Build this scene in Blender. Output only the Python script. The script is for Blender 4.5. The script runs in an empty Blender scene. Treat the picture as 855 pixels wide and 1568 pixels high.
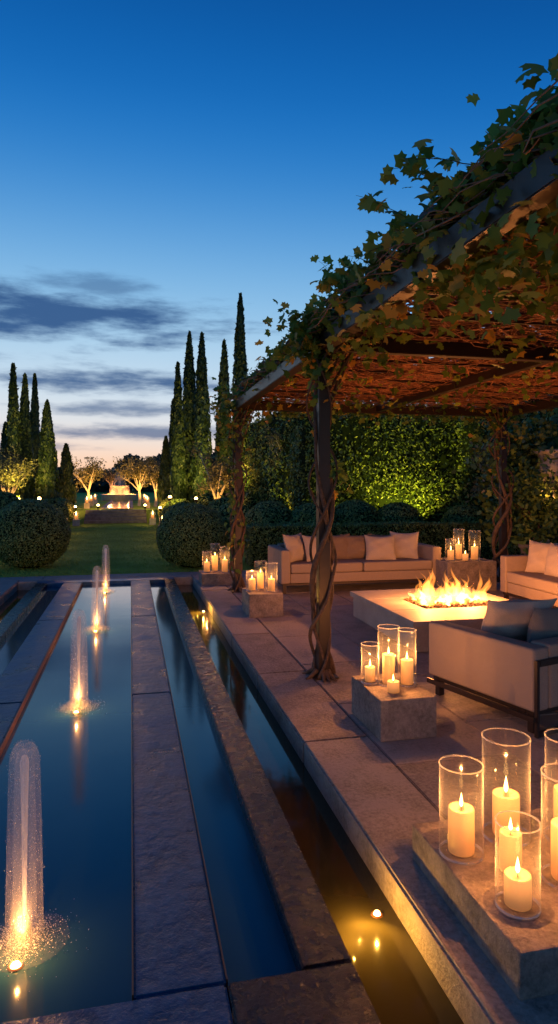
import bpy, bmesh, math, random
import numpy as np
from mathutils import Vector, Matrix
random.seed(7); rng=np.random.default_rng(7)
S=bpy.context.scene
COL=S.collection

def lin(c):
    return tuple(((x/255)/12.92 if x/255<=0.04045 else ((x/255+0.055)/1.055)**2.4) for x in c)

# ------------------------------------------------------------------ materials
def newmat(name):
    m=bpy.data.materials.new(name); m.use_nodes=True
    nt=m.node_tree; b=nt.nodes['Principled BSDF']
    return m,nt,b
def N(nt,t,**k):
    n=nt.nodes.new(t)
    for a,v in k.items(): setattr(n,a,v)
    return n
def stone(name,c1,c2,scale=6,rough=.7,bump=.3,fine=60,island=.0,rough2=None,dist=.01,spec=.5,fw=.6):
    m,nt,b=newmat(name); L=nt.links.new
    tc=N(nt,'ShaderNodeTexCoord')
    n1=N(nt,'ShaderNodeTexNoise'); n1.inputs['Scale'].default_value=scale; n1.inputs['Detail'].default_value=8; n1.inputs['Roughness'].default_value=.65
    n2=N(nt,'ShaderNodeTexNoise'); n2.inputs['Scale'].default_value=fine; n2.inputs['Detail'].default_value=5; n2.inputs['Roughness'].default_value=.75
    L(tc.outputs['Object'],n1.inputs['Vector']); L(tc.outputs['Object'],n2.inputs['Vector'])
    mx=N(nt,'ShaderNodeMath',operation='ADD'); 
    mm=N(nt,'ShaderNodeMath',operation='MULTIPLY_ADD'); mm.inputs[1].default_value=fw; mm.inputs[2].default_value=(.6-fw)*.5
    L(n2.outputs['Fac'],mm.inputs[0]); L(mm.outputs[0],mx.inputs[0]); L(n1.outputs['Fac'],mx.inputs[1])
    g=N(nt,'ShaderNodeNewGeometry')
    mi=N(nt,'ShaderNodeMath',operation='MULTIPLY_ADD'); mi.inputs[1].default_value=island
    L(g.outputs['Random Per Island'],mi.inputs[0]); L(mx.outputs[0],mi.inputs[2])
    r=N(nt,'ShaderNodeValToRGB'); r.color_ramp.elements[0].position=.58; r.color_ramp.elements[1].position=1.02
    r.color_ramp.elements[0].color=(*c1,1); r.color_ramp.elements[1].color=(*c2,1)
    L(mi.outputs[0],r.inputs[0]); L(r.outputs[0],b.inputs['Base Color'])
    b.inputs['Roughness'].default_value=rough; b.inputs['Specular IOR Level'].default_value=spec
    if rough2 is not None:
        mr=N(nt,'ShaderNodeMapRange'); mr.inputs['From Min'].default_value=.35; mr.inputs['From Max'].default_value=.65
        mr.inputs['To Min'].default_value=rough; mr.inputs['To Max'].default_value=rough2
        L(n1.outputs['Fac'],mr.inputs['Value']); L(mr.outputs[0],b.inputs['Roughness'])
    bp=N(nt,'ShaderNodeBump'); bp.inputs['Strength'].default_value=bump; bp.inputs['Distance'].default_value=dist
    L(mx.outputs[0],bp.inputs['Height']); L(bp.outputs[0],b.inputs['Normal'])
    return m
def simple(name,c,rough=.5,metal=0,spec=.5):
    m,nt,b=newmat(name); b.inputs['Base Color'].default_value=(*c,1); b.inputs['Roughness'].default_value=rough
    b.inputs['Metallic'].default_value=metal; b.inputs['Specular IOR Level'].default_value=spec
    n=N(nt,'ShaderNodeTexNoise'); n.inputs['Scale'].default_value=40; n.inputs['Detail'].default_value=5
    bp=N(nt,'ShaderNodeBump'); bp.inputs['Strength'].default_value=.25; bp.inputs['Distance'].default_value=.004
    tc=N(nt,'ShaderNodeTexCoord'); nt.links.new(tc.outputs['Object'],n.inputs['Vector'])
    nt.links.new(n.outputs['Fac'],bp.inputs['Height']); nt.links.new(bp.outputs[0],b.inputs['Normal'])
    return m
def leafmat(name,cols,trans=.35,rough=.5):
    m,nt,b=newmat(name); L=nt.links.new
    g=N(nt,'ShaderNodeNewGeometry'); r=N(nt,'ShaderNodeValToRGB')
    el=r.color_ramp.elements
    while len(el)<len(cols): el.new(.5)
    for i,(p,c) in enumerate(cols): el[i].position=p; el[i].color=(*c,1)
    L(g.outputs['Random Per Island'],r.inputs[0]); L(r.outputs[0],b.inputs['Base Color'])
    b.inputs['Roughness'].default_value=rough; b.inputs['Specular IOR Level'].default_value=.3
    if trans<=0: return m
    t=N(nt,'ShaderNodeBsdfTranslucent'); L(r.outputs[0],t.inputs['Color'])
    mx=N(nt,'ShaderNodeMixShader'); mx.inputs[0].default_value=trans
    L(b.outputs[0],mx.inputs[1]); L(t.outputs[0],mx.inputs[2]); L(mx.outputs[0],nt.nodes['Material Output'].inputs['Surface'])
    return m
def emit(name,c,s):
    m=bpy.data.materials.new(name); m.use_nodes=True; nt=m.node_tree; nt.nodes.clear()
    e=N(nt,'ShaderNodeEmission'); e.inputs[0].default_value=(*c,1); e.inputs[1].default_value=s
    o=N(nt,'ShaderNodeOutputMaterial'); nt.links.new(e.outputs[0],o.inputs['Surface']); m.cycles.emission_sampling='NONE'; return m
def volemit(name,c,s):
    m=bpy.data.materials.new(name); m.use_nodes=True; nt=m.node_tree; nt.nodes.clear()
    e=N(nt,'ShaderNodeEmission'); e.inputs[0].default_value=(*c,1); e.inputs[1].default_value=s
    o=N(nt,'ShaderNodeOutputMaterial'); nt.links.new(e.outputs[0],o.inputs['Volume']); return m
def water(name,c,rough=.06,bump=.08,scale=3,wave=.01):
    m,nt,b=newmat(name); L=nt.links.new
    b.inputs['Base Color'].default_value=(*c,1); b.inputs['Roughness'].default_value=rough; b.inputs['IOR'].default_value=1.33
    b.inputs['Specular IOR Level'].default_value=.7
    tc=N(nt,'ShaderNodeTexCoord'); n=N(nt,'ShaderNodeTexNoise'); n.inputs['Scale'].default_value=scale; n.inputs['Detail'].default_value=3
    L(tc.outputs['Object'],n.inputs['Vector'])
    bp=N(nt,'ShaderNodeBump'); bp.inputs['Strength'].default_value=bump; bp.inputs['Distance'].default_value=wave
    L(n.outputs['Fac'],bp.inputs['Height']); L(bp.outputs[0],b.inputs['Normal']); return m
def glassmat(name,base,edge,pw_):
    m=bpy.data.materials.new(name); m.use_nodes=True; nt=m.node_tree; nt.nodes.clear()
    t=N(nt,'ShaderNodeBsdfTransparent'); t.inputs[0].default_value=(.985,.98,.97,1)
    g=N(nt,'ShaderNodeBsdfGlossy'); g.inputs['Roughness'].default_value=.08
    d=N(nt,'ShaderNodeBsdfTranslucent'); d.inputs[0].default_value=(.85,.85,.85,1)
    gd=N(nt,'ShaderNodeMixShader'); gd.inputs[0].default_value=.38
    f=N(nt,'ShaderNodeLayerWeight'); f.inputs['Blend'].default_value=.5
    pw=N(nt,'ShaderNodeMath',operation='POWER'); pw.inputs[1].default_value=pw_
    mu=N(nt,'ShaderNodeMath',operation='MULTIPLY_ADD'); mu.inputs[1].default_value=edge; mu.inputs[2].default_value=base
    mx=N(nt,'ShaderNodeMixShader'); o=N(nt,'ShaderNodeOutputMaterial'); L=nt.links.new
    L(g.outputs[0],gd.inputs[1]); L(d.outputs[0],gd.inputs[2])
    L(f.outputs['Facing'],pw.inputs[0]); L(pw.outputs[0],mu.inputs[0]); L(mu.outputs[0],mx.inputs[0]); L(t.outputs[0],mx.inputs[1]); L(gd.outputs[0],mx.inputs[2]); L(mx.outputs[0],o.inputs['Surface'])
    return m
def veilmat(name,a):
    m=bpy.data.materials.new(name); m.use_nodes=True; nt=m.node_tree; nt.nodes.clear()
    t=N(nt,'ShaderNodeBsdfTransparent'); d=N(nt,'ShaderNodeBsdfTranslucent'); d.inputs[0].default_value=(.95,.9,.85,1)
    d2=N(nt,'ShaderNodeBsdfDiffuse'); d2.inputs[0].default_value=(.95,.9,.85,1)
    ad=N(nt,'ShaderNodeMixShader'); ad.inputs[0].default_value=.5
    mx=N(nt,'ShaderNodeMixShader'); o=N(nt,'ShaderNodeOutputMaterial'); L=nt.links.new
    tc=N(nt,'ShaderNodeTexCoord'); mp=N(nt,'ShaderNodeMapping'); mp.inputs['Scale'].default_value=(60,60,4)
    n=N(nt,'ShaderNodeTexNoise'); n.inputs['Scale'].default_value=1; n.inputs['Detail'].default_value=3
    L(tc.outputs['Object'],mp.inputs[0]); L(mp.outputs[0],n.inputs['Vector'])
    mr=N(nt,'ShaderNodeMapRange'); mr.inputs['From Min'].default_value=.3; mr.inputs['From Max'].default_value=.7; mr.inputs['To Min'].default_value=a*.5; mr.inputs['To Max'].default_value=a*1.6
    L(n.outputs['Fac'],mr.inputs['Value']); L(mr.outputs[0],mx.inputs[0])
    L(d.outputs[0],ad.inputs[1]); L(d2.outputs[0],ad.inputs[2]); L(t.outputs[0],mx.inputs[1]); L(ad.outputs[0],mx.inputs[2]); L(mx.outputs[0],o.inputs['Surface'])
    return m
def fabric(name,c):
    m,nt,b=newmat(name); L=nt.links.new
    b.inputs['Roughness'].default_value=.9; b.inputs['Specular IOR Level'].default_value=.15
    tc=N(nt,'ShaderNodeTexCoord'); n=N(nt,'ShaderNodeTexNoise'); n.inputs['Scale'].default_value=230; n.inputs['Detail'].default_value=2
    n2=N(nt,'ShaderNodeTexNoise'); n2.inputs['Scale'].default_value=4; n2.inputs['Detail'].default_value=3
    L(tc.outputs['Object'],n.inputs['Vector']); L(tc.outputs['Object'],n2.inputs['Vector'])
    mx=N(nt,'ShaderNodeMix',data_type='RGBA'); mx.inputs['A'].default_value=(*[x*.62 for x in c],1); mx.inputs['B'].default_value=(*[min(1,x*1.35) for x in c],1)
    L(n.outputs['Fac'],mx.inputs['Factor']); L(mx.outputs['Result'],b.inputs['Base Color'])
    ad=N(nt,'ShaderNodeMath',operation='MULTIPLY_ADD'); ad.inputs[1].default_value=9; L(n2.outputs['Fac'],ad.inputs[0]); L(n.outputs['Fac'],ad.inputs[2])
    bp=N(nt,'ShaderNodeBump'); bp.inputs['Strength'].default_value=.55; bp.inputs['Distance'].default_value=.005
    L(ad.outputs[0],bp.inputs['Height']); L(bp.outputs[0],b.inputs['Normal']); return m
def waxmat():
    m,nt,b=newmat('candle_wax_painted_glow'); L=nt.links.new
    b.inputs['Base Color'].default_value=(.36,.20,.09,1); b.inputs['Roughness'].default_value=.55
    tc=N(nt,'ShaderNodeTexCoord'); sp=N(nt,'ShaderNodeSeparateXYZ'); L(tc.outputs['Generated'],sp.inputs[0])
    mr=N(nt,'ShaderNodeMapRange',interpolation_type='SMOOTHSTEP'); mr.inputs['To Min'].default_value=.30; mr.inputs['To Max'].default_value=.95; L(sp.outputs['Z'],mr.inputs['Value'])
    b.inputs['Emission Color'].default_value=(1,.34,.08,1); L(mr.outputs[0],b.inputs['Emission Strength']); m.cycles.emission_sampling='NONE'; return m  # emission rising to the top stands in for flame light inside the wax

M={}
M['slate']=stone('wet_slate',(.006,.035,.078),(.034,.120,.225),scale=3,rough=.24,rough2=.45,bump=.65,fine=15,dist=.03,spec=.28)  # lost blue sky reflection is put into the base colour
M['granite']=stone('dark_granite',(.003,.005,.008),(.020,.020,.026),scale=14,rough=.18,rough2=.36,bump=.5,fine=40,dist=.012,spec=.3,fw=.9)
M['paving']=stone('terrace_stone',(.125,.092,.074),(.35,.275,.23),scale=4,rough=.6,rough2=.85,bump=.75,fine=42,island=.20,dist=.014,fw=1.0,spec=.3)
M['plinth']=stone('plinth_stone',(.13,.10,.083),(.32,.25,.21),scale=8,rough=.85,bump=1,fine=50,dist=.018,fw=.9)
M['steps']=stone('dark_steps',(.06,.06,.06),(.15,.15,.15),rough=.8)
M['firetable']=stone('smooth_limestone',(.24,.20,.17),(.36,.31,.265),scale=3,rough=.6,bump=.15,fine=50)
M['mortar']=stone('mortar',(.03,.025,.022),(.06,.05,.045),rough=.95)
M['lawn']=stone('lawn_grass',(.14,.235,.038),(.28,.41,.075),scale=1.2,rough=.95,bump=.8,fine=45,dist=.03,spec=.1)
M['metal']=simple('bronze_metal',(.045,.03,.025),.42,.5)
M['bark']=stone('vine_bark',(.06,.033,.02),(.19,.11,.065),scale=20,rough=.9,bump=1,fine=90,dist=.02)
M['twig']=stone('dry_twigs',(.16,.062,.032),(.40,.17,.085),scale=9,rough=.85,bump=.2)
M['vine']=leafmat('vine_leaves',[(0,(.07,.14,.022)),(.55,(.16,.24,.035)),(.84,(.28,.28,.045)),(.94,(.52,.28,.04))],.4)
M['rooflf']=leafmat('pergola_canopy_leaves',[(0,(.09,.06,.022)),(.5,(.18,.085,.035)),(.85,(.28,.11,.045)),(.95,(.16,.17,.03))],0)
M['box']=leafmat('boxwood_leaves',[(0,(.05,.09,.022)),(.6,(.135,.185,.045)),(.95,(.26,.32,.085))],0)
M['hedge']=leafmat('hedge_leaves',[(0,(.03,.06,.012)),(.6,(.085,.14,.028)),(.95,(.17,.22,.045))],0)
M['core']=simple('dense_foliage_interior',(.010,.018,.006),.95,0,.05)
M['cyp']=leafmat('cypress_foliage',[(0,(.010,.024,.012)),(.6,(.028,.05,.018)),(.95,(.06,.085,.025))],0)
M['olive']=leafmat('olive_foliage',[(0,(.10,.10,.05)),(.6,(.17,.16,.07)),(.95,(.26,.23,.10))],.3)
M['far']=leafmat('distant_foliage',[(0,(.012,.02,.016)),(.95,(.025,.038,.026))],0)
M['glass']=glassmat('thin_glass',.05,.70,4.0); M['rim']=glassmat('glass_rim',.42,.4,2.0); M['wax']=waxmat()
M['flame']=emit('candle_flame',(1,.55,.16),14)
M['lamp']=emit('lamp_lens',(1,.55,.16),30)
M['fire']=volemit('gas_fire',(1,.30,.045),28)
M['firecore']=volemit('gas_fire_core',(1,.5,.12),90)
M['sofa']=fabric('beige_weave',(.30,.225,.18)); M['cush']=fabric('taupe_weave',(.22,.15,.11)); M['pale']=fabric('pale_linen',(.44,.35,.29)); M['grey']=fabric('grey_linen',(.20,.17,.155))
M['water']=water('pool_water',(.024,.078,.100),rough=.10,bump=.1,scale=2.2)
M['chan']=water('channel_water',(.032,.025,.011),rough=.07,bump=.12,scale=3)
M['jet']=veilmat('jet_water',.65); M['veil']=veilmat('water_veil',.105); M['drop']=simple('water_drops',(.7,.68,.66),.3)
M['copper']=simple('copper_trim',(.30,.12,.05),.4,.7)
M['wick']=simple('burnt_wick',(.01,.008,.006),.9)
M['urn']=stone('old_limestone',(.28,.24,.19),(.5,.44,.36),scale=6,rough=.85,bump=.6)

# ------------------------------------------------------------------ geometry helpers
def empty(name,loc=(0,0,0),rz=0):
    e=bpy.data.objects.new(name,None); COL.objects.link(e); e.location=loc; e.rotation_euler[2]=rz; e.empty_display_size=.1; return e
def link(o,parent=None):
    COL.objects.link(o)
    if parent: o.parent=parent
    return o
def box(name,x0,x1,y0,y1,z0,z1,mat,bev=.006,parent=None,seg=2):
    bm=bmesh.new(); bmesh.ops.create_cube(bm,size=1)
    for v in bm.verts:
        v.co=Vector((x0 if v.co.x<0 else x1, y0 if v.co.y<0 else y1, z0 if v.co.z<0 else z1))
    if bev>0: bmesh.ops.bevel(bm,geom=bm.edges[:],offset=bev,segments=seg,profile=.6,affect='EDGES')
    me=bpy.data.meshes.new(name); bm.to_mesh(me); bm.free(); me.materials.append(M[mat])
    if seg>2:
        me.shade_smooth()
    return link(bpy.data.objects.new(name,me),parent)
def boxes(name,lst,mat,bev=.006,parent=None,jz=0):
    bm=bmesh.new()
    for (x0,x1,y0,y1,z0,z1) in lst:
        b2=bmesh.new(); bmesh.ops.create_cube(b2,size=1)
        dz=random.uniform(-jz,jz)
        for v in b2.verts: v.co=Vector((x0 if v.co.x<0 else x1, y0 if v.co.y<0 else y1, z0 if v.co.z<0 else z1+dz))
        if bev>0: bmesh.ops.bevel(b2,geom=b2.edges[:],offset=bev,segments=2,affect='EDGES')
        t=bpy.data.meshes.new('t'); b2.to_mesh(t); b2.free(); bm.from_mesh(t); bpy.data.meshes.remove(t)
    me=bpy.data.meshes.new(name); bm.to_mesh(me); bm.free(); me.materials.append(M[mat])
    return link(bpy.data.objects.new(name,me),parent)
def npmesh(name,V,loops,starts,mat,parent=None,smooth=False,loc=(0,0,0)):
    me=bpy.data.meshes.new(name)
    me.vertices.add(len(V)); me.vertices.foreach_set('co',np.asarray(V,dtype=np.float32).ravel())
    me.loops.add(len(loops)); me.loops.foreach_set('vertex_index',np.asarray(loops,dtype=np.int32))
    me.polygons.add(len(starts)); me.polygons.foreach_set('loop_start',np.asarray(starts,dtype=np.int32))
    me.update(calc_edges=True); me.validate()
    if smooth: me.shade_smooth()
    me.materials.append(M[mat]); o=bpy.data.objects.new(name,me); o.location=loc; return link(o,parent)
QUAD=np.array([[-.5,-.35],[.5,-.35],[.5,.35],[-.5,.35]])
OVAL=np.array([[-.5,0],[-.15,-.22],[.3,-.18],[.5,0],[.3,.18],[-.15,.22]])
NEED=np.array([[-.5,-.08],[.1,-.16],[.5,0],[.1,.16]])
gr=[(0.0,-.08),(.20,-.40),(.36,-.20),(.62,-.20),(.56,.06),(.68,.34),(.36,.38),(.20,.52),(0,.80),(-.20,.52),(-.36,.38),(-.68,.34),(-.56,.06),(-.62,-.20),(-.36,-.20),(-.20,-.40)]
GRAPE=np.array(gr)*.75
def norm(a): return a/np.maximum(np.linalg.norm(a,axis=1,keepdims=True),1e-9)
def leaves(name,P,Nm,size,mat,tmpl=QUAD,jit=.6,axis=None,parent=None,fold=.15,loc=(0,0,0)):
    n=len(P); nn=norm(Nm+jit*rng.normal(size=(n,3)))
    if axis is None: a=rng.normal(size=(n,3))
    else: a=np.asarray(axis)+.25*rng.normal(size=(n,3))
    t=norm(a-nn*np.sum(a*nn,axis=1,keepdims=True)); b=np.cross(nn,t)
    sz=(size*rng.uniform(.55,1.3,size=n))[:,None,None]
    K=len(tmpl); tx=tmpl[:,0][None,:,None]; ty=tmpl[:,1][None,:,None]
    V=P[:,None,:]+sz*(tx*t[:,None,:]+ty*b[:,None,:]-fold*(ty**2+tx**2*.6)*2*nn[:,None,:])
    return npmesh(name,V.reshape(-1,3),np.arange(n*K),np.arange(n)*K,mat,parent,loc=loc)
def tubes(name,paths,mat,sides=5,parent=None,loc=(0,0,0)):
    VV=[];LL=[];off=0
    for pts,rad in paths:
        pts=np.asarray(pts,float); m=len(pts); rad=np.broadcast_to(np.asarray(rad,float),(m,))
        T=norm(np.gradient(pts,axis=0)); ref=np.array([0,0,1.0]) if abs(T[:,2]).mean()<.7 else np.array([1.0,0,0])
        A=norm(np.cross(T,ref)); B=np.cross(T,A)
        th=np.arange(sides)*2*math.pi/sides
        ring=pts[:,None,:]+rad[:,None,None]*(np.cos(th)[None,:,None]*A[:,None,:]+np.sin(th)[None,:,None]*B[:,None,:])
        VV.append(ring.reshape(-1,3))
        i=np.arange(m-1)[:,None]*sides; j=np.arange(sides)[None,:]; j2=(j+1)%sides
        q=np.stack([i+j,i+j2,i+sides+j2,i+sides+j],-1).reshape(-1)+off
        LL.append(q); off+=m*sides
    V=np.concatenate(VV); Lp=np.concatenate(LL)
    return npmesh(name,V,Lp,np.arange(len(Lp)//4)*4,mat,parent,smooth=True,loc=loc)
def lathe(name,prof,mat,seg=32,parent=None,loc=(0,0,0)):
    V=[];L=[]
    for r,z in prof:
        for k in range(seg):
            a=2*math.pi*k/seg; V.append((r*math.cos(a),r*math.sin(a),z))
    for i in range(len(prof)-1):
        for k in range(seg):
            k2=(k+1)%seg; L+= [i*seg+k,i*seg+k2,(i+1)*seg+k2,(i+1)*seg+k]
    return npmesh(name,V,L,np.arange(len(L)//4)*4,mat,parent,smooth=True,loc=loc)
def point(name,loc,p,c=(1,.5,.16),r=0,parent=None):
    l=bpy.data.lights.new(name,'POINT'); l.energy=p; l.color=c; l.shadow_soft_size=r
    o=bpy.data.objects.new(name,l); o.location=loc; return link(o,parent)
def spot(name,loc,target,p,c=(1,.68,.22),ang=80,r=0,parent=None):
    l=bpy.data.lights.new(name,'SPOT'); l.energy=p; l.color=c; l.shadow_soft_size=r; l.spot_size=math.radians(ang); l.spot_blend=.7
    o=bpy.data.objects.new(name,l); o.location=loc
    o.rotation_euler=(Vector(target)-Vector(loc)).to_track_quat('-Z','Y').to_euler(); return link(o,parent)

# ------------------------------------------------------------------ ground
xs=[-500,-60,-12,-2.2,1.35,12,60,500]; ys=[-300,-20,-3.5,11.95,20,29.6,30.0,60,150,1200]
V=[(x,y,(-.02 if y<29.8 else .50)) for y in ys for x in xs]; L=[]
for j in range(len(ys)-1):
    for i in range(len(xs)-1):
        if xs[i]>=-2.3 and xs[i+1]<=1.4 and ys[j]>=-3.6 and ys[j+1]<=12: continue
        a=j*len(xs)+i; L+=[a,a+1,a+len(xs)+1,a+len(xs)]
npmesh('ground',V,L,np.arange(len(L)//4)*4,'lawn')
n=42000; P=np.stack([rng.uniform(-3.2,2.4,n),12.45+17*rng.random(n)**1.5,np.full(n,-.005)],1)
leaves('lawn_grass_blades',P,np.tile([0,-.5,.8],(n,1)),.04,'lawn',NEED,.5,axis=(0,0,1))

# ------------------------------------------------------------------ pool
pool=empty('reflecting_pool')
Y0,Y1=2.15,11.5
j=.002
boxes('slate_walkway',[(.01,.31,y,min(y+3.1,Y1)-j,-.3,0) for y in (Y0+j,Y0+3.12,Y0+6.24)]+[(-1.10,-.80,y,min(y+3.1,Y1)-j,-.3,0) for y in (Y0+j,Y0+3.12,Y0+6.24)],'slate',.008,pool)
boxes('granite_curb',[(.57,.75,Y0+j,Y1-j,-.35,.004),(-1.54,-1.36,Y0+j,Y1-j,-.35,.004)],'granite',.008,pool)
boxes('near_slab',[(-1.54,.308,-3,Y0-j,-.3,0)],'slate',.008,pool)
boxes('near_curb',[(.312,.75,-3,Y0-j,-.35,.003)],'granite',.008,pool)
boxes('end_slab',[(-1.54,.75,Y1+j,11.75,-.3,.002)],'slate',.008,pool)
boxes('copper_edge',[(.004,.0095,Y0+.01,Y1-.01,-.08,.003),(.3105,.316,Y0+.01,Y1-.01,-.08,.003),(-.7995,-.794,Y0+.01,Y1-.01,-.08,.003)],'copper',0,pool)
def sheet(name,x0,x1,y0,y1,z,mat,parent=None):
    return npmesh(name,[(x0,y0,z),(x1,y0,z),(x1,y1,z),(x0,y1,z)],[0,1,2,3],[0],mat,parent)
sheet('pool_water',-.82,.03,Y0-.05,Y1+.05,-.05,'water',pool)
sheet('side_pool_water',.30,.60,Y0-.05,Y1+.05,-.065,'water',pool)
sheet('side_pool_water',-1.38,-1.08,Y0-.05,Y1+.05,-.065,'water',pool)
sheet('channel_water',.70,1.12,-3,11.80,-.14,'chan',pool)
sheet('channel_water',-1.95,-1.5,-3,11.80,-.14,'chan',pool)
# ------------------------------------------------------------------ terrace
ter=empty('terrace')
cop=[]; y=-3.0
for Lc in [1.55,1.3,1.9,2.3,1.55,1.5,1.6,1.5,1.5,1.3]:
    y2=min(y+Lc,11.98); 
    if y2-y<.1: break
    cop.append((1.08,1.52,y,y2-.006,-.3,0)); y=y2
boxes('edge_coping',cop,'paving',.012,ter,.003)
boxes('edge_coping',[(-2.3,-1.87,y,y+1.49,-.3,0) for y in np.arange(-3,11.9,1.5)],'paving',.012,ter,.002)
sl=[]
x=1.526; ci=0
while x<8.5:
    y=-3.0-(ci%2)*.55
    while y<11.95:
        y2=y+1.1
        if min(y2,11.98)-max(y,-3)>.1: sl.append((x,x+.744,max(y,-3),min(y2,11.98)-.006,-.06,-.002))
        y=y2
    x+=.75; ci+=1
x=-2.306
while x>-7:
    y=-3.0
    while y<11.9:
        sl.append((x-.744,x,y,min(y+1.1,11.98)-.006,-.06,-.002)); y+=1.1
    x-=.75
for xx in np.arange(-7,8.5,1.1):
    sl.append((xx,xx+1.094,11.985,12.42,-.06,-.001))
boxes('paving_slabs',sl,'paving',.006,ter,.0015)
boxes('pool_head_coping',[(-1.865,-.45,11.755,11.98,-.3,-.001),(-.445,1.075,11.755,11.98,-.3,-.001)],'paving',.008,ter)
sheet('mortar_bed',1.4,8.6,-3,12.4,-.012,'mortar',ter); sheet('mortar_bed',-7.1,-2.25,-3,12.4,-.012,'mortar',ter)

# ------------------------------------------------------------------ fountain jets
def jet(y):
    e=empty('fountain_jet',(-.385,y,-.05))
    H=.74
    lathe('nozzle',[(.0,0),(.022,0),(.022,.05),(.012,.075),(.008,.10)],'copper',12,e)
    lathe('water_column',[(.007,.10),(.009,.3),(.012,.5),(.015,.62),(.016,.67),(.010,.69),(.0,.695)],'jet',14,e)
    def R(t): return .003+.043*min(1,t*3.2)**.5+.022*t
    prof=[(R(t),max(H*(1-t**2.2),.003)) for t in np.linspace(0,1,30)]
    lathe('water_veil',[(0.001,H+.002)]+prof,'veil',28,e)
    lathe('inner_veil',[(0.001,H-.02)]+[(R(t)*.66,max(H*(.97-t**2.2),.004)) for t in np.linspace(0,1,26)],'veil',24,e)
    n=1600; th=rng.uniform(0,2*math.pi,n); t=rng.random(n)**.7; k=rng.uniform(.75,1.15,n)
    r=np.array([R(a) for a in t])*k; z=H*(1-t**2.2)+.004
    P=np.stack([r*np.cos(th),r*np.sin(th),z],1)
    leaves('falling_drops',P,np.stack([np.cos(th),np.sin(th),0*th],1),.005,'drop',NEED,.3,axis=(0,0,1),parent=e)
    n=2600; th=rng.uniform(0,2*math.pi,n); r=np.abs(rng.normal(0,.075,n))+.01; z=np.abs(rng.normal(0,.03,n))*np.exp(-r*6)+.002
    leaves('splash_foam',np.stack([r*np.cos(th),r*np.sin(th),z],1),np.tile([0,0,1.],(n,1)),.005,'drop',OVAL,.8,parent=e)
    lathe('spray_mist',[(.0,.07),(.05,.055),(.10,.03),(.16,.005)],'veil',24,e)
    lathe('lamp_lens',[(0,.010),(.014,.008),(.018,.0)],'lamp',14,e,loc=(-.01,-.13,.004))
    lathe('lamp_ring',[(.018,.0),(.024,.007),(.028,.0)],'copper',14,e,loc=(-.01,-.13,.003))
    point('jet_light',(-.01,-.10,.11),3.6,(1,.42,.10),0,e)
    spot('jet_uplight',(.0,-.10,.03),(0,0,.48),19,(1,.46,.20),58,0,e)
for y in (2.58,5.2,7.95,10.7): jet(y)

for (x,y,p) in ((1.0,2.56,5),(1.0,9.2,5),(-1.8,9.2,5)):
    e=empty('submerged_channel_lamp',(x,y,-.14))
    lathe('lens',[(0,.016),(.010,.013),(.015,.003)],'lamp',16,e)
    lathe('bezel',[(.015,.001),(.020,.006),(.026,.001)],'copper',16,e)
    s=-1 if x>0 else 1
    point('lamp_glow',(s*.09,-.04,.07),p*.9,(1,.50,.07),0,e)
    point('lamp_glow',(s*.15,-.14,.06),p*.45,(1,.50,.07),0,e)
    spot('lamp_throw',(0,0,.12),(s*.16,-.30,0),p*4,(1,.50,.07),120,0,e)

# ------------------------------------------------------------------ hurricane candles
def lantern(loc,r,h,cr,ch,p=1.5,noglass=False):
    e=empty('hurricane_candle' if not noglass else 'pillar_candle',loc)
    if not noglass:
        lathe('glass_cylinder',[(0,.006),(r-.004,.006),(r,.012),(r,h-.003),(r-.001,h)],'glass',40,e)
        tor=[(r*1.0+.003*math.cos(a),h+.003*math.sin(a)) for a in np.linspace(0,2*math.pi,7)]
        lathe('rim',tor,'rim',40,e); lathe('base_rim',[(r+.0025*math.cos(a),.006+.006*math.sin(a)) for a in np.linspace(0,2*math.pi,7)],'rim',40,e)
    z0=.01
    wob=random.uniform(-.004,.004)
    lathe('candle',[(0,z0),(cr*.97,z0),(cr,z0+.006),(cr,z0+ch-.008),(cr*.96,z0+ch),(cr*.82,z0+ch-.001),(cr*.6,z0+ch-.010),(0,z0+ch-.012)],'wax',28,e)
    s=max(cr/.05,.75)*random.uniform(.85,1.15)
    lathe('wick',[(.0015,z0+ch-.012),(.0015,z0+ch+.01),(0,z0+ch+.011)],'wick',6,e)
    fz=z0+ch+.002
    f=lathe('flame',[(0,0),(.005*s,.006*s),(.0078*s,.016*s),(.006*s,.030*s),(.003*s,.045*s),(0,.06*s)],'flame',12,e,loc=(0,0,fz)); f.rotation_euler=(wob*20,wob*-14,0)
    if p>0: point('candle_light',(0,0,fz+.065*s),p,(1,.38,.09),0,e)
def plinth(x0,x1,y0,y1,h): return box('stone_plinth',x0,x1,y0,y1,.001,h,'plinth',.008)
plinth(1.21,2.0,1.86,2.68,.155)
Z=.155
lantern((1.308,2.42,Z),.087,.36,.052,.175,5.5)
lantern((1.56,2.50,Z),.098,.42,.056,.17,5.5)
lantern((1.338,2.07,Z),.076,.30,.047,.105,4.2)
lantern((1.61,2.17,Z),.09,.40,.056,.20,5)
lantern((1.80,2.42,Z),.09,.43,.055,.20,4.5)
lantern((1.43,2.26,Z),.001,.1,.042,.145,2.5,True)  # freestanding candle added where a second flame shows in the glass
plinth(1.56,1.95,3.93,4.50,.265); Z=.265
lantern((1.635,4.32,Z),.062,.27,.036,.10,6)
lantern((1.745,4.25,Z),.074,.40,.042,.20,7)
lantern((1.865,4.21,Z),.062,.38,.043,.165,6)
lantern((1.70,4.06,Z),.001,.1,.040,.07,2,True)
plinth(1.43,1.86,7.95,8.5,.29); Z=.29
lantern((1.52,8.25,Z),.075,.25,.045,.14,4.5); lantern((1.65,8.35,Z),.075,.36,.045,.2,0); lantern((1.75,8.14,Z),.075,.36,.045,.15,6)
plinth(1.13,1.68,10.65,11.15,.19); Z=.19
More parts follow.
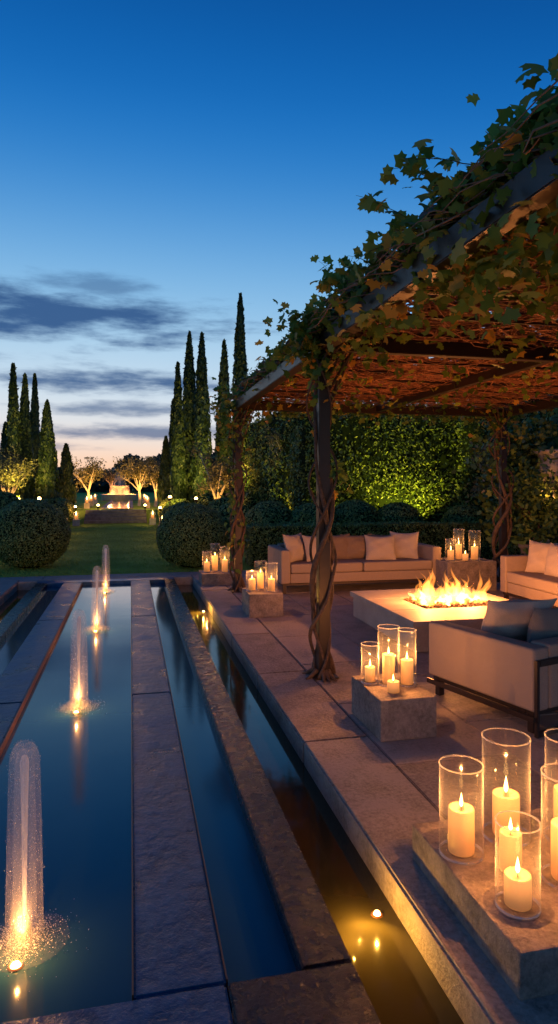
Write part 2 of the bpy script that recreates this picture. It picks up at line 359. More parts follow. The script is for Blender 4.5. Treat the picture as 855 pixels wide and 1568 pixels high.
lantern((1.24,10.9,Z),.08,.34,.05,.16,4.5); lantern((1.39,11.0,Z),.08,.46,.05,.25,0); lantern((1.53,10.82,Z),.08,.42,.05,.2,6)
plinth(4.72,5.55,9.15,9.8,.46); Z=.46
lantern((4.9,9.4,Z),.085,.33,.05,.15,2); lantern((5.09,9.5,Z),.085,.48,.05,.23,4); lantern((5.30,9.38,Z),.09,.46,.055,.2,3); lantern((5.08,9.27,Z),.001,.2,.045,.10,0,True)

# ------------------------------------------------------------------ sofas
def pillow(name,w,h,t,mat,parent,loc,rot):
    nx=16; V=[];L=[]; q1,q2=random.random()*6,random.random()*6
    for s in (1,-1):
        for i in range(nx+1):
            for j in range(nx+1):
                u=2*i/nx-1; v=2*j/nx-1
                k=1-.08*(1-abs(u)**2)*abs(v)**3; k2=1-.08*(1-abs(v)**2)*abs(u)**3
                th=(1-abs(u)**2.6)**.6*(1-abs(v)**2.6)**.6
                V.append((u*w/2*k2, s*t/2*th+ .010*math.sin(5*u+4*v+q1)*th+.006*math.sin(9*v-4*u+q2)*th, v*h/2*k-.015*(1-u*u)*(v>0)*v))
    o=(nx+1)**2
    for s in (0,1):
        for i in range(nx):
            for j in range(nx):
                a=s*o+i*(nx+1)+j; q=[a,a+1,a+nx+2,a+nx+1]; L+=q if s==1 else q[::-1]
    ob=npmesh(name,V,L,np.arange(len(L)//4)*4,mat,parent,smooth=True); ob.location=loc; ob.rotation_euler=rot; return ob
def sofa(loc,rz,Ls,D,H,seats=2,pillows=(),armH=None):
    e=empty('outdoor_sofa',loc,rz); armH=armH or H
    A=.15
    lg=[]
    for x in (.04,Ls-.09):
        for y in (.04,D-.09): lg.append((x,x+.05,y,y+.05,0,.12))
    lg+= [(.03,Ls-.03,.03,.09,.1205,.15),(.03,Ls-.03,D-.09,D-.03,.1205,.15),(.03,.08,.092,D-.092,.1205,.15),(Ls-.08,Ls-.03,.092,D-.092,.1205,.15)]
    boxes('metal_base',lg,'metal',.003,e)
    box('seat_base',A+.002,Ls-A-.002,.02,D-.18,.155,.30,'sofa',.02,e,4)
    box('arm_1',0,A,0,D,.153,armH,'sofa',.028,e,5); box('arm_2',Ls-A,Ls,0,D,.153,armH,'sofa',.028,e,5)
    box('backrest',A+.003,Ls-A-.003,D-.17,D-.005,.153,H,'sofa',.028,e,5)
    w=(Ls-2*A)/seats
    for i in range(seats):
        x0=A+i*w
        box('seat_cushion_%d'%(i+1),x0+.006,x0+w-.006,.0,D-.18,.303,.45,'sofa',.04,e,6)
    for (kind,x,y,z,w2,h2,t,rx,rzz) in pillows:
        pillow('pillow',w2,h2,t,kind,e,(x,y,z),(rx,0,rzz))
    return e
lean=math.radians(-14)
ps=[('cush',.15+.38,.55,.64,.62,.44,.2,lean,0),('cush',1.02,.55,.64,.55,.44,.2,lean,0),('cush',1.40,.55,.64,.55,.42,.2,lean,0),('cush',1.9,.55,.64,.6,.42,.2,lean,0),
    ('pale',.33,.42,.66,.48,.46,.17,math.radians(-18),math.radians(38)),('pale',.66,.40,.65,.44,.44,.17,math.radians(-20),math.radians(18)),
    ('pale',1.72,.34,.63,.50,.44,.18,math.radians(-20),math.radians(-12)),('pale',2.16,.42,.66,.48,.46,.17,math.radians(-18),math.radians(-30))]
sofa((2.2,9.55,0),0,2.62,.98,.68,2,ps,armH=.66)
ps=[('pale',.40,.42,.66,.5,.46,.17,lean,math.radians(25)),('pale',.75,.40,.65,.5,.46,.17,lean,0),('cush',1.4,.55,.64,.6,.44,.2,lean,0)]
sofa((5.05,8.25,0),math.radians(-90),2.6,.98,.68,2,ps,armH=.66)
ang=math.radians(16)
c=Vector((2.57,3.79)); ex=Vector((math.cos(ang),math.sin(ang))); ey=Vector((-math.sin(ang),math.cos(ang)))
Ls,D=2.3,1.02
org=c+ex*Ls+ey*D
ps=[('pale',Ls-.46,.46,.60,.56,.46,.2,math.radians(-30),math.radians(-20)),('grey',Ls-.62,.70,.56,.6,.44,.2,lean,0),('cush',.7,.6,.62,.6,.44,.2,lean,0)]
so=sofa((org.x,org.y,0),math.pi+ang,Ls,D,.58,2,ps,armH=.57)
boxes('corner_frame',[(Ls-.02,Ls+.004,D+.002,D+.03,0,.50),(Ls-.36,Ls-.33,D+.002,D+.03,0,.50),(Ls-.328,Ls-.022,D+.002,D+.03,.46,.50),(Ls-.328,Ls-.022,D+.002,D+.03,.001,.035),(Ls+.006,Ls+.03,0.02,D+.02,.10,.135)],'metal',.003,so)

# ------------------------------------------------------------------ fire table
ft=empty('fire_pit_table')
box('table_body',2.72,4.27,5.95,7.78,.002,.25,'firetable',.01,ft)
boxes('table_top',[(2.69,4.30,5.92,6.52,.252,.31),(2.69,4.30,7.22,7.81,.252,.31),(2.69,3.10,6.523,7.217,.252,.31),(4.02,4.30,6.523,7.217,.252,.31)],'firetable',.004,ft)
boxes('burner_tray',[(3.105,4.015,6.525,7.215,.253,.285)],'metal',.004,ft)
bm=bmesh.new()
for i in range(420):
    r=random.uniform(.012,.026); mt=Matrix.Translation((random.uniform(3.13,3.99),random.uniform(6.55,7.19),.29+random.uniform(0,.02)))@Matrix.Rotation(random.random()*6,4,'X')@Matrix.Diagonal((1,.7+random.random()*.5,.7,1))
    bmesh.ops.create_icosphere(bm,subdivisions=1,radius=r,matrix=mt)
me=bpy.data.meshes.new('lava_rocks'); bm.to_mesh(me); bm.free(); me.materials.append(M['bark']); link(bpy.data.objects.new('lava_rocks',me),ft)
def tongue(x,y,h,r):
    pts=[];rad=[]
    sx,sy=random.uniform(-.13,.13),random.uniform(-.06,.06); ph=random.random()*6; fr=random.uniform(7,12)
    for i in range(19):
        t=i/18; pts.append((x+sx*t**1.5+.035*math.sin(ph+t*fr)*t,y+sy*t+.02*math.cos(ph+t*6)*t,.29+h*t))
        rad.append(max(.0006,r*(.9+.3*math.sin(min(1,t/.25)*math.pi/2))*(1-t)**1.15*(1+.25*math.sin(ph*2+t*15))))
    return (pts,rad)
fp=[];fc=[]
for i in range(34):
    x=3.57+(-.41+.82*(i+.5)/34)+random.uniform(-.03,.03); y=6.87+random.uniform(-.2,.2); edge=1-abs(x-3.57)/.5
    h=random.choice([random.uniform(.14,.24),random.uniform(.24,.40)])+.06*edge; r=random.uniform(.038,.062)
    fp.append(tongue(x,y,h,r)); 
    if i%3==0: fc.append(tongue(x,y,h*.55,r*.7))
for i,p_ in enumerate(fp): tubes('flame_tongue_%d'%i,[p_],'fire',9,ft)
for i,p_ in enumerate(fc): tubes('flame_core_%d'%i,[p_],'firecore',8,ft)
for (x,y,z) in ((3.25,6.8,.55),(3.5,6.95,.68),(3.72,6.78,.6),(3.92,6.92,.52)): point('fire_light',(x,y,z),60,(1,.34,.085),0,ft)

# ------------------------------------------------------------------ pergola
PX0,PX1=1.62,6.18; PYs=[.6,5.41,10.0]; ZB=2.80; ZT=2.94
pg=empty('pergola')
pl=[]
for y in PYs:
    for x in (PX0,PX1): pl.append((x-.05,x+.05,y-.05,y+.05,.012,ZB-.002)); 
boxes('posts',pl,'metal',.006,pg)
boxes('post_feet',[(x-.11,x+.11,y-.11,y+.11,.0,.011) for y in PYs for x in (PX0,PX1)],'metal',.002,pg)
boxes('side_beams',[(x-.06,x+.06,-1.5,10.15,ZB,ZT) for x in (PX0,PX1)],'metal',.006,pg)
boxes('cross_beams',[(PX0+.062,PX1-.062,y-.05,y+.05,ZB+.003,ZT-.01) for y in (.6,5.41,9.98)],'metal',.006,pg)
boxes('middle_beam',[(3.9-.04,3.9+.04,a,b,ZB+.02,ZT-.02) for a,b in ((-1.5,.548),(.652,5.358),(5.462,9.928))],'metal',.004,pg)
boxes('purlins',[(PX0+.07,PX1-.07,y-.012,y+.012,ZT+.005,ZT+.03) for y in np.arange(-1.3,10.1,.6)],'metal',0,pg)
paths=[]
for i in range(3200):
    x=random.uniform(PX0-.05,PX1+.05); y=-1.4+11.6*random.random(); 
    a=random.choice([0,math.pi/2,random.random()*math.pi]) +random.gauss(0,.25); Lg=random.uniform(.5,1.5); z=ZT+.02+abs(random.gauss(0,.05))
    pts=[];x_,y_,z_=x,y,z
    for k in range(7):
        pts.append((min(max(x_,PX0-.2),PX1+.2),min(y_,10.3),z_)); a+=random.gauss(0,.28); x_+=math.cos(a)*Lg/6; y_+=math.sin(a)*Lg/6; z_=max(ZT-.08,z_+random.gauss(-.005,.018))
    paths.append((pts,np.linspace(random.uniform(.005,.010),.002,7)))
tubes('woven_twig_roof',paths,'twig',3,pg)
n=26000; P=np.stack([rng.uniform(PX0-.02,PX1+.1,n),rng.uniform(-1.4,10.15,n),ZT+.10+np.abs(rng.normal(0,.07,n))],1)
leaves('canopy_leaves',P,np.tile([0,0,1.],(n,1)),.155,'rooflf',OVAL,.4,parent=pg)
gv=empty('grape_vine')
Ps=[]
def clump(cx,cy,cz,sx,sy,sz,n): n=int(n*1.5); Ps.append(np.stack([rng.normal(cx,sx,n),rng.normal(cy,sy,n),rng.normal(cz,sz,n)],1))
for y in np.arange(1.2,6,.28):
    d=random.uniform(.5,1.4); clump(PX0+random.uniform(-.02,.12),y,ZT+.07+random.uniform(-.03,.07),.09,.16,.07,int(42*d))
for y in np.arange(6,10.2,.33):
    d=random.uniform(.3,1.1); clump(PX0+random.uniform(0,.12),y,ZT+.04+random.uniform(-.02,.04),.08,.16,.045,int(30*d))
for y in (2.1,2.5,2.9,3.3,3.7): clump(PX0+random.uniform(.04,.25),y,ZT+.14+random.uniform(0,.10),.14,.2,.10,110)
for (y,z,s) in ((2.1,2.80,.12),(2.5,2.68,.14),(2.9,2.70,.13),(3.4,2.74,.11),(4.1,2.80,.08),(4.7,2.82,.07)): clump(PX0+.08,y,z,.13,.16,s,48)
for (x,y,z) in ((2.0,2.6,2.78),(2.3,3.0,2.80),(1.9,3.4,2.82),(2.6,3.6,2.83),(2.2,2.3,2.78)): clump(x,y,z,.18,.2,.11,50)
clump(PX0-.05,5.45,2.95,.16,.17,.12,260); clump(PX0-.02,5.4,2.70,.08,.09,.13,70)
clump(PX0-.12,10.0,2.88,.2,.2,.15,140); clump(PX0-.1,10,2.5,.12,.12,.25,80)
for z in np.arange(.7,2.5,.25): clump(PX0-.04,10.0,z,.10,.1,.12,15)
clump(PX0+.16,5.41,1.72,.05,.05,.10,11); clump(PX0,5.41,2.45,.09,.09,.15,18)
clump(PX1,10,2.7,.22,.2,.2,110); clump(PX1,10,2.2,.14,.14,.3,50)
n=620; Ps.append(np.stack([rng.uniform(PX0,PX1,n),rng.uniform(1,10,n),ZB+.08-np.abs(rng.normal(0,.05,n))],1))
n=900; Ps.append(np.stack([rng.uniform(PX0,PX1+.3,n),rng.normal(10.15,.1,n),ZB+.05+rng.normal(0,.08,n)],1))
n=1300; Ps.append(np.stack([rng.uniform(PX0,PX0+1.6,n),rng.uniform(2.0,3.9,n),ZT+.12+np.abs(rng.normal(0,.07,n))],1))
sh=[]
def shoot(x,y,z,dx,dy,dz,Lg,nl=9,droop=.25):
    pts=[];v=np.array([dx,dy,dz],float); v/=np.linalg.norm(v); p=np.array([x,y,z],float)
    for k in range(10):
        pts.append(p.copy()); p=p+v*Lg/9; v=v+np.array([random.gauss(0,.14),random.gauss(0,.14),random.gauss(-droop*.3,.12)]); v/=np.linalg.norm(v)
    sh.append((pts,np.linspace(.0035,.001,10)))
    pp=np.array(pts)[2:]; idx=rng.integers(0,len(pp),nl); Ps.append(pp[idx]+rng.normal(0,.025,(nl,3)))
for i in range(24):
    y=random.uniform(2.7,5.8); shoot(PX0+random.uniform(-.05,.1),y,ZT+.08,random.uniform(-1,-.1),random.uniform(-.4,.6),random.uniform(-.1,.7),random.uniform(.2,.44),10)
for i in range(12):
    y=random.uniform(6,10); shoot(PX0+random.uniform(-.05,.1),y,ZT+.05,random.uniform(-1,-.1),random.uniform(-.6,.6),random.uniform(.0,.4),random.uniform(.15,.3),6)
for y in (2.7,3.0,3.4): shoot(PX0,y,ZT+.14,-.7,random.uniform(-.1,.5),.6,.45,12,.4)
for i in range(14): shoot(random.uniform(PX0,3.5),random.uniform(2.2,9.5),ZB,random.gauss(0,.4),random.gauss(0,.4),-.6,.3,7,.5)
for i in range(8): shoot(PX0-.05,5.41+random.gauss(0,.1),2.90,-.8,random.gauss(0,.6),random.uniform(-.3,.5),.36,12,.3)
P=np.concatenate(Ps)
leaves('vine_leaves',P,np.tile([-.25,-.35,.6],(len(P),1)),.088,'vine',GRAPE,.75,parent=gv,fold=.28)
def helix(cx,cy,z0,z1,r0,turns,ph,rad,wob=.02,n=70):
    pts=[];rr=[]
    for i in range(n):
        t=i/(n-1); a=ph+turns*2*math.pi*t; r=r0*(1+.35*math.sin(5*t+ph))+wob*math.sin(17*t+ph*2)
        pts.append((cx+r*math.cos(a),cy+r*math.sin(a),z0+(z1-z0)*t)); rr.append(rad*(1.25-.55*t)*(1+.15*math.sin(23*t+ph)))
    return (pts,rr)
tr=[]
for (x,y,k) in ((PX0,5.41,1),(PX0,10,1.05),(PX1,10,1.5),(PX1,5.41,1)):
    tr+=[helix(x,y,0,2.9,.085*k,1.6,.4,.021*k),helix(x,y,0,2.9,.095*k,-1.3,2.4,.018*k),helix(x,y,0,2.88,.105*k,2.2,4.0,.012*k),helix(x,y,0.0,2.9,.08*k,-2.4,5.3,.011*k),helix(x+.02,y-.01,0.0,1.6,.11*k,1.2,1.4,.014*k)]
    for q in range(5):
        a=random.random()*6; tr.append(([(x+.07*math.cos(a),y+.07*math.sin(a),.06),(x+.13*math.cos(a),y+.13*math.sin(a),.02),(x+.19*math.cos(a),y+.19*math.sin(a),.0)],[.022,.018,.008]))
    for q in range(7):
        a=random.uniform(-1.2,1.2)+(math.pi if x>3 else 0); z=random.uniform(2.2,2.7); tr.append(([(x,y,z),(x+.12*math.cos(a),y+.12*math.sin(a),z+.2),(x+.35*math.cos(a),y+.35*math.sin(a),2.94),(x+.8*math.cos(a),y+.5*math.sin(a),2.98)],[.014,.011,.009,.006]))
tubes('twisted_vine_trunks',tr,'bark',7,gv)
for q in range(26):
    y=random.uniform(.8,8.2); p0=[]
    for k in range(9): p0.append((PX0+random.gauss(.0,.05),y+k*.22,ZT+.04+random.gauss(0,.025)))
    sh.append((p0,np.linspace(.009,.004,9)))
tubes('vine_shoots',sh,'bark',5,gv)

# ------------------------------------------------------------------ vegetation
def ball(x,y,r,n,sz,z0=0,sq=.92):
    e=empty('topiary_ball',(x,y,z0+r*sq*.88))
    bm=bmesh.new(); bmesh.ops.create_icosphere(bm,subdivisions=3,radius=r*.93)
    for v in bm.verts: v.co.z*=sq
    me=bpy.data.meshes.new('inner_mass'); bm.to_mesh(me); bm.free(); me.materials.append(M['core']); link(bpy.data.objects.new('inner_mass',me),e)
    d=norm(rng.normal(size=(n,3))); d=d[d[:,2]>-.85]
    ph=rng.random(3)*6
    rr=r*(.96+.012*rng.normal(size=len(d))+.010*np.sin(d[:,0]*9+ph[0])+.010*np.sin(d[:,1]*8+ph[1])+.008*np.sin(d[:,2]*11+ph[2]))
    P=d*rr[:,None]; P[:,2]*=sq
    leaves('foliage',P,d,sz,'box',OVAL,.5,parent=e)
ball(1.22,13.25,.74,18000,.040); ball(-1.98,13.9,.80,18000,.040)
AX=-.55
for (dx,y,r) in ((2.1,16.6,.58),(-2.3,16.6,.58),(2.2,19,.6),(-2.2,19.2,.6),(2.2,21.6,.62),(-2.2,22,.62),(2.3,24.5,.66),(-2.3,25,.66),(2.3,27.6,.66),(-2.3,27.8,.66),
                 (3.3,18,.66),(-3.6,17.5,.7),(3.6,21.5,.72),(-4.0,21,.78),(3.6,25,.78),(-3.9,25,.82),(-5.6,19.5,.88),(-5.4,24,.88),(4.9,24,.82),(5.0,19.5,.66),(-7.2,24,.95)):
    ball(AX+dx,y,r,4200,.072)
for (x,y,r) in ((3.3,15.6,.66),(4.3,15.2,.64),(5.4,15.3,.68),(6.4,15.0,.64),(8.3,15.2,.6)): ball(x,y,r,5500,.06,.12)
def hedge(name,x0,x1,y0,y1,z0,z1,n,sz,mat='hedge',rot=0,wav=.05):
    e=empty(name,((x0+x1)/2,(y0+y1)/2,0),rot); a=(x1-x0)/2; b=(y1-y0)/2
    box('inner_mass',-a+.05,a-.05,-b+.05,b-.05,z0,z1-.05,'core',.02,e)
    H=z1-z0
    areas=np.array([2*a*H,2*a*H,2*b*H,2*b*H,4*a*b]); f=rng.choice(5,size=n,p=areas/areas.sum())
    u=rng.uniform(-1,1,n); v=rng.uniform(0,1,n); w=rng.uniform(-1,1,n)
    P=np.zeros((n,3)); Nn=np.zeros((n,3))
    for k,(nx,ny,nz) in enumerate(((0,-1,0),(0,1,0),(-1,0,0),(1,0,0),(0,0,1))):
        m=f==k; Nn[m]=(nx,ny,nz)
        P[m,0]=nx*a if nx else u[m]*a
        P[m,1]=ny*b if ny else w[m]*b
        P[m,2]=z1 if nz else z0+v[m]*H
    off=wav*(np.sin(P[:,0]*2.3+P[:,2]*1.7)+np.sin(P[:,1]*2.9+P[:,2]*3.1+P[:,0]*1.1))*.5+rng.normal(0,wav*.6,n)
    P+=Nn*off[:,None]
    leaves('foliage',P,Nn,sz,mat,OVAL,.75,parent=e)
hedge('low_clipped_hedge',2.35,9.0,12.95,13.6,0,.80,32000,.05,'box',wav=.02)
hedge('low_clipped_hedge',1.75,4.2,17.3,17.8,0,.7,7000,.07,'box',wav=.02)
hedge('low_clipped_hedge',-6.5,-3.0,15.2,15.8,0,.62,7000,.07,'box',wav=.02)
hedge('low_clipped_hedge',-8,-3.0,22.6,23.2,0,.75,6000,.08,'box',wav=.02)
hedge('low_clipped_hedge',2.2,6.5,26,26.6,0,.8,6000,.08,'box',wav=.02)
hedge('tall_hedge',4.45,12.5,16.6,18.0,0,3.85,42000,.085,'hedge',wav=.16)
hedge('tall_hedge',4.5,5.9,19,30,0,4.0,22000,.11,'hedge',wav=.16)
hedge('tall_hedge',8.6,9.8,4,16,0,3.6,26000,.10,'hedge',wav=.16)
def cypress(x,y,H,R,z0=.0,n=5200):
    e=empty('cypress_tree',(x,y,z0))
    def prof(t): return R*np.minimum(1,(t+.03)/.16)**.5*np.clip(1-t,0,1)**.62*(1.0)
    ph=rng.random(4)*6
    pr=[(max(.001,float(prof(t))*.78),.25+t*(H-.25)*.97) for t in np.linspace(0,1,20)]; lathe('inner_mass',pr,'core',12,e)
    tubes('trunk',[([(0,0,0),(0,0,.3),(.02,0,1.2)],[.11,.09,.06])],'bark',7,e)
    t=rng.random(n)**1.15; th=rng.uniform(0,2*math.pi,n)
    r=prof(t)*(.9+.13*np.sin(3*th+ph[0]+t*9)+.09*np.sin(5*th-t*23+ph[1])+.06*rng.normal(size=n)); z=.2+t*(H-.2)
    P=np.stack([r*np.cos(th),r*np.sin(th),z],1); Nn=np.stack([np.cos(th),np.sin(th),.2+0*th],1)
    leaves('foliage',P,Nn,.24,'cyp',NEED*np.array([1,1.5]),.5,axis=(0,0,1),parent=e)
def px(pxx,d): # plan position for a bearing at a given distance
    a=math.radians(12.8); u=(pxx-427)/1000
    return d*(math.sin(a)+u*math.cos(a)), d*(math.cos(a)-u*math.sin(a))
for (pxx,d,ytop,R) in ((20,26,562,.40),(38,27.5,577,.40),(53,30.5,577,.34),(72,26.5,618,.52),(101,30,683,.46),(254,30.5,672,.42),(272,27,560,.36),(290,28,513,.52),(309,27,515,.5),(343,29,525,.5),(368,28,455,.55),(265,32,615,.32),(8,30,650,.4)):
    x,y=px(pxx,d); z0=0 if y<29.6 else .5
    H=1.65+(742-ytop)/1000*d-z0; cypress(x,y,H*1.01,R,z0)
def olive(x,y,H,R,z0=0,n=2600,ls=.12,gap=1):
    e=empty('olive_tree',(x,y,z0)); ph=[]; Pl=[]
    hb=H*.32
    ph.append(([(0,0,0),(.04,.02,hb*.5),(0,.03,hb)],[.11,.08,.07]))
    for i in range(8):
        a=i*2.4+random.random(); rr=R*random.uniform(.5,.95); tip=np.array([rr*math.cos(a),rr*math.sin(a),hb+(H-hb)*random.uniform(.35,.9)])
        mid=np.array([rr*.4*math.cos(a),rr*.4*math.sin(a),hb+(tip[2]-hb)*.5]); ph.append(([(0,.03,hb*.95),tuple(mid),tuple(tip)],[.05,.03,.012]))
        for j_ in range(5):
            t2=mid+(tip-mid)*random.random(); q=t2+np.array([random.gauss(0,.3),random.gauss(0,.3),random.uniform(.0,.45)])*R*.8; ph.append(([tuple(t2),tuple((t2+q)/2+.03),tuple(q)],[.014,.01,.004]))
            m=n//40; Pl.append(q+rng.normal(0,.15*R,(m,3)))
    tubes('trunk_and_limbs',ph,'urn',6,e); P=np.concatenate(Pl); P[:,2]=np.minimum(P[:,2],H)
    leaves('foliage',P,rng.normal(size=P.shape),ls,'olive',NEED*np.array([1,1.4]),.5,parent=e)
    return e
for (pxx,d,ytop,R,pw) in ((452,20.5,652,.95,100),(332,23.5,678,.85,90),(405,25,672,.8,50),(12,25,680,.95,100),(135,33,700,1.0,110),(213,35,700,1.05,110),(172,49,716,.8,60),(238,34,708,.7,80),(790,14.8,640,.8,0)):
    x,y=px(pxx,d); z0=0 if y<29.6 else .5; H=1.65+(742-ytop)/1000*d-z0
    e=olive(x,y,H,R,z0)
    if pw: 
        spot('uplight',(.15,-1.1,.12),(0,0,H*.7),pw*4.6,(1,.48,.10),95,0,e)
def uplight(x,y,z0,tx,ty,tz,p,ang=75,c=(1,.72,.12),base=0):
    e=empty('garden_spotlight',(x,y,z0))
    lathe('housing',[(.0,0),(.05,0),(.06,.08),(.045,.11)],'metal',12,e)
    if z0-base>.05: lathe('stake',[(.02,base-z0),(.02,0)],'metal',8,e)
    bm=bmesh.new(); bmesh.ops.create_uvsphere(bm,u_segments=12,v_segments=8,radius=.055); me=bpy.data.meshes.new('lens'); bm.to_mesh(me); bm.free(); me.materials.append(M['lamp']); link(bpy.data.objects.new('lens',me),e).location=(0,0,.13)
    spot('beam',(0,0,.22),(tx-x,ty-y,tz-z0),p,c,ang,0,e)
uplight(7.15,15.65,0,7.25,16.7,2.6,700,100,(1,.76,.07))
uplight(5.3,15.9,0,5.3,16.7,2.2,70,90,(1,.76,.07))  # extra spotlight added to light more of the hedge
uplight(*px(405,18.5),0,*px(405,20),2.4,230)
for (pxx,d,z) in ((28,23.5,1.0),(300,24.5,1.0),(60,22,1.05),(352,24,.95)):
    x,y=px(pxx,d); x2,y2=px(pxx+3,d+2.6); uplight(x,y,z,x2,y2,3.0,560)
x,y=px(260,23); uplight(x,y,1.08,*px(262,27),1.8,240)
for (pxx,d) in ((150,29),(222,29),(115,27),(245,26)):
    x,y=px(pxx,d); uplight(x,y,.6,*px(pxx-6 if pxx<180 else pxx+6,d+3.5),1.6,200,80,(1,.48,.1))
n=26000; xx=rng.uniform(-75,90,n); yy=rng.uniform(95,125,n)
top=4.6+1.3*np.sin(xx*.13)+.9*np.sin(xx*.41+1)+.6*np.sin(xx*1.1+2)+np.where(xx>14,1.0,0)
P=np.stack([xx,yy,top*rng.random(n)**.45],1)
leaves('distant_trees',P,np.tile([0,-1,.3],(n,1)),1.3,'far',OVAL,.8)
# ------------------------------------------------------------------ steps, axis path, fountain
cx=-.62
st=empty('garden_steps')
for i in range(4): box('step_%d'%(i+1),cx-1.3,cx+1.3,28.6+i*.34,28.6+(i+1)*.34-.003 if i<3 else 30.3,0,.13*(i+1),'steps',.015,st)
fx,fy=px(183,47)
rill=empty('garden_rill')
sheet('rill_water',cx-.55,cx+.55,31.5,fy-2.2,.53,'water',rill)
boxes('rill_edging',[(cx-.75,cx-.55,31.4,fy-2.1,.3,.56),(cx+.55,cx+.75,31.4,fy-2.1,.3,.56)],'steps',.01,rill)
fo=empty('tiered_stone_fountain',(fx,fy,.5)); fo.scale=(.85,.85,.9)
lathe('basin',[(0,.02),(1.5,.02),(1.5,.4),(1.6,.45),(1.6,.5),(1.38,.5),(1.36,.3),(0,.3)],'urn',40,fo)
lathe('pedestal_and_bowls',[(.3,.3),(.2,.5),(.14,.8),(.2,.95),(.75,1.15),(.78,1.2),(.2,1.17),(.1,1.25),(.1,1.6),(.42,1.76),(.44,1.8),(.1,1.78),(.07,2.0),(.14,2.1),(.05,2.25),(0,2.3)],'urn',32,fo)
lathe('water_spray',[(.02,2.3),(.25,2.2),(.42,1.8)],'veil',20,fo); lathe('water_curtain',[(.44,1.8),(.5,1.5),(.52,.35)],'veil',24,fo); lathe('water_curtain',[(.78,1.2),(.86,.8),(.88,.32)],'veil',24,fo)
for a in range(4):
    an=a*math.pi/2+.7; point('fountain_light',(1.1*math.cos(an),1.1*math.sin(an),.6),85,(1,.36,.09),0,fo)
point('fountain_light',(0,-1.9,.9),30,(1,.36,.09),0,fo)
def pathlantern(x,y,z,p=13):
    e=empty('path_lantern',(x,y,z))
    boxes('stone_base',[(-.13,.13,-.13,.13,.0,.26)],'urn',.01,e)
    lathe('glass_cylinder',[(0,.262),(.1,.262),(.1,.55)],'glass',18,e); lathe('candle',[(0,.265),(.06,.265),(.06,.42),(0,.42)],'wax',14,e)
    lathe('flame',[(0,.42),(.03,.45),(.018,.54),(0,.6)],'flame',10,e); point('lantern_light',(0,0,.66),p,(1,.40,.11),0,e)
for (y,z) in ((27.2,0),(32.5,.5),(36,.5),(40,.5)):
    for s in (-1,1): pathlantern(cx+s*(1.42 if y>28 else 1.5),y,z)
for (y) in (15.3,17.8,20.4,23.0):
    for s in (-1,1): pathlantern(AX+s*(1.62 if y>16 else 1.75)+(.25 if s>0 and y<16 else 0),y,-.02,9)
ur=empty('stone_urn',(7.42,10.3,-.02))
boxes('pedestal',[(-.32,.32,-.32,.32,0,.14),(-.24,.24,-.24,.24,.142,1.25),(-.32,.32,-.32,.32,1.252,1.36)],'urn',.012,ur)
lathe('urn_body',[(0,1.36),(.2,1.36),(.2,1.41),(.08,1.48),(.08,1.55),(.16,1.62),(.28,1.8),(.33,1.98),(.29,2.1),(.27,2.14),(.36,2.24),(.38,2.28),(.33,2.28),(.26,2.16),(0,2.14)],'urn',32,ur)
point('urn_light',(-.55,-.5,1.5),5,(1,.40,.11),0,ur)
pt=empty('potted_shrub',(6.78,9.95,0)); pt.scale=(1.1,1.1,1.1)
lathe('pot',[(0,0),(.17,0),(.2,.2),(.23,.5),(.26,.52),(.26,.58),(.22,.58),(.21,.5),(0,.5)],'plinth',28,pt)
P=rng.normal(size=(1500,3))*np.array([.24,.24,.34])+np.array([0,0,1.1]); leaves('foliage',P,rng.normal(size=P.shape),.11,'hedge',OVAL,.5,parent=pt)
tubes('stems',[([(0,0,.5),(random.gauss(0,.06),random.gauss(0,.06),.8),(random.gauss(0,.2),random.gauss(0,.2),1.2)],[.012,.01,.005]) for i in range(9)],'bark',5,pt)
P=np.concatenate([rng.normal(size=(520,3))*np.array([.30,.30,.26])+np.array([7.0,10.9,z]) for z in (1.0,1.5,2.0,2.5)]+[rng.normal(size=(400,3))*np.array([.35,.35,.3])+np.array([7.9,10.9,z]) for z in (1.6,2.2,2.6)]+[rng.normal(size=(260,3))*np.array([.2,.15,.3])+np.array([7.32,9.9,z]) for z in (.5,1.0)]); leaves('climbing_shrub',P,rng.normal(size=P.shape),.12,'hedge',GRAPE,.5)

# ------------------------------------------------------------------ world
w=bpy.data.worlds.new('World'); S.world=w; w.use_nodes=True; nt=w.node_tree; nt.nodes.clear(); Lk=nt.links.new
tc=N(nt,'ShaderNodeTexCoord'); sp=N(nt,'ShaderNodeSeparateXYZ'); Lk(tc.outputs['Generated'],sp.inputs[0])
def MA(op,a,b=None,c=None):
    n=N(nt,'ShaderNodeMath',operation=op)
    for i,v in enumerate((a,b,c)):
        if v is None: continue
        if isinstance(v,(int,float)): n.inputs[i].default_value=v
        else: Lk(v,n.inputs[i])
    return n.outputs[0]
az=MA('ARCTAN2',sp.outputs['X'],sp.outputs['Y'])
rampf=MA('MAXIMUM',sp.outputs['Z'],0.0)
azs=MA('SUBTRACT',az,-.1); azm=MA('MULTIPLY',MA('MINIMUM',MA('MULTIPLY',azs,azs),1.6),.09)
rampf=MA('ADD',rampf,azm)
r=N(nt,'ShaderNodeValToRGB'); r.color_ramp.interpolation='B_SPLINE'; el=r.color_ramp.elements
stops=[(0,(255,190,142)),(.038,(255,216,186)),(.09,(222,228,234)),(.165,(190,216,236)),(.25,(146,196,232)),(.34,(98,164,220)),(.43,(44,130,204)),(.52,(4,104,186)),(.63,(0,76,150)),(1,(0,58,122))]
while len(el)<len(stops): el.new(.5)
for i,(p,c) in enumerate(stops): el[i].position=p; el[i].color=(*lin(c),1)
Lk(rampf,r.inputs[0])
nz=N(nt,'ShaderNodeTexNoise'); nz.inputs['Scale'].default_value=1; nz.inputs['Detail'].default_value=6; nz.inputs['Roughness'].default_value=.6
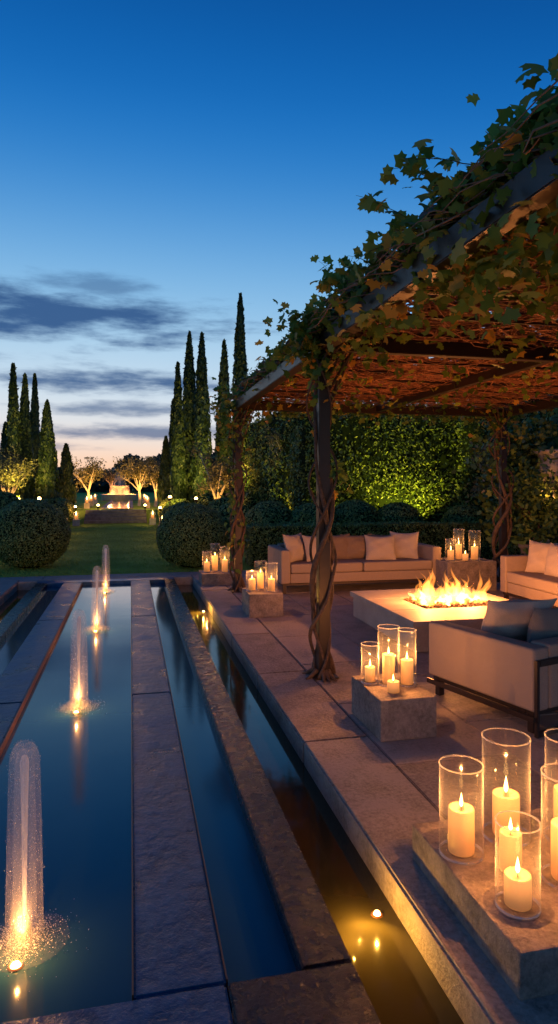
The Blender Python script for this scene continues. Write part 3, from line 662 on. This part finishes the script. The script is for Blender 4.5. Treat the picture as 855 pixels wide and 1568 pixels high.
cb=N(nt,'ShaderNodeCombineXYZ'); Lk(MA('MULTIPLY',az,8.0),cb.inputs[0]); Lk(MA('MULTIPLY',sp.outputs['Z'],38.0),cb.inputs[1]); Lk(cb.outputs[0],nz.inputs['Vector'])
nzf=MA('SUBTRACT',nz.outputs['Fac'],.5)
tot=None
for (ax,q,wa,hq,st_) in ((-.11,.238,.25,.038,1.0),(-.055,.282,.09,.020,.6),(-.03,.150,.17,.018,.95),(.0,.112,.17,.011,.75),(.02,.078,.2,.012,.8),(-.16,.055,.12,.008,.6),(-.3,.18,.15,.02,.7),(.9,.2,.4,.02,.5),(2.5,.2,.6,.03,.6)):
    dx=MA('DIVIDE',MA('SUBTRACT',az,ax),wa); dy=MA('DIVIDE',MA('SUBTRACT',sp.outputs['Z'],q),hq)
    dd=MA('SQRT',MA('ADD',MA('MULTIPLY',dx,dx),MA('MULTIPLY',dy,dy)))
    v=MA('ADD',MA('SUBTRACT',1.0,dd),MA('MULTIPLY',nzf,2.8))
    mr=N(nt,'ShaderNodeMapRange',interpolation_type='SMOOTHSTEP'); mr.inputs['From Min'].default_value=-.3; mr.inputs['From Max'].default_value=.8; mr.inputs['To Max'].default_value=st_
    Lk(v,mr.inputs['Value']); tot=mr.outputs[0] if tot is None else MA('MAXIMUM',tot,mr.outputs[0])
mx=N(nt,'ShaderNodeMix',data_type='RGBA'); Lk(tot,mx.inputs['Factor']); Lk(r.outputs[0],mx.inputs['A']); mx.inputs['B'].default_value=(*lin((52,92,142)),1)
sky=N(nt,'ShaderNodeTexSky',sky_type='NISHITA'); sky.sun_disc=False; sky.sun_elevation=math.radians(-3); sky.sun_rotation=math.radians(0)
bg=N(nt,'ShaderNodeBackground'); bg.inputs[1].default_value=1.0; Lk(mx.outputs['Result'],bg.inputs[0])
bg2=N(nt,'ShaderNodeBackground'); bg2.inputs[1].default_value=.06; Lk(sky.outputs[0],bg2.inputs[0])
ad=N(nt,'ShaderNodeAddShader'); Lk(bg.outputs[0],ad.inputs[0]); Lk(bg2.outputs[0],ad.inputs[1])
o=N(nt,'ShaderNodeOutputWorld'); Lk(ad.outputs[0],o.inputs['Surface'])
sl_=bpy.data.lights.new('sun','SUN'); sl_.energy=.03; sl_.angle=math.radians(12); sl_.color=(1,.75,.6)
so_=bpy.data.objects.new('sun',sl_); COL.objects.link(so_); so_.rotation_euler=(math.radians(-86),0,0)

# ------------------------------------------------------------------ camera
cam=bpy.data.cameras.new('camera'); co=bpy.data.objects.new('camera',cam); COL.objects.link(co); S.camera=co
cam.sensor_fit='VERTICAL'; cam.sensor_height=36; cam.lens=36*1000/1568; cam.shift_y=-42/1568
cam.clip_end=3000; cam.clip_start=.05
co.location=(0,0,1.65); co.rotation_euler=(math.pi/2,0,math.radians(-12.8))
S.view_settings.view_transform='Standard'; S.view_settings.look='None'; S.view_settings.exposure=0
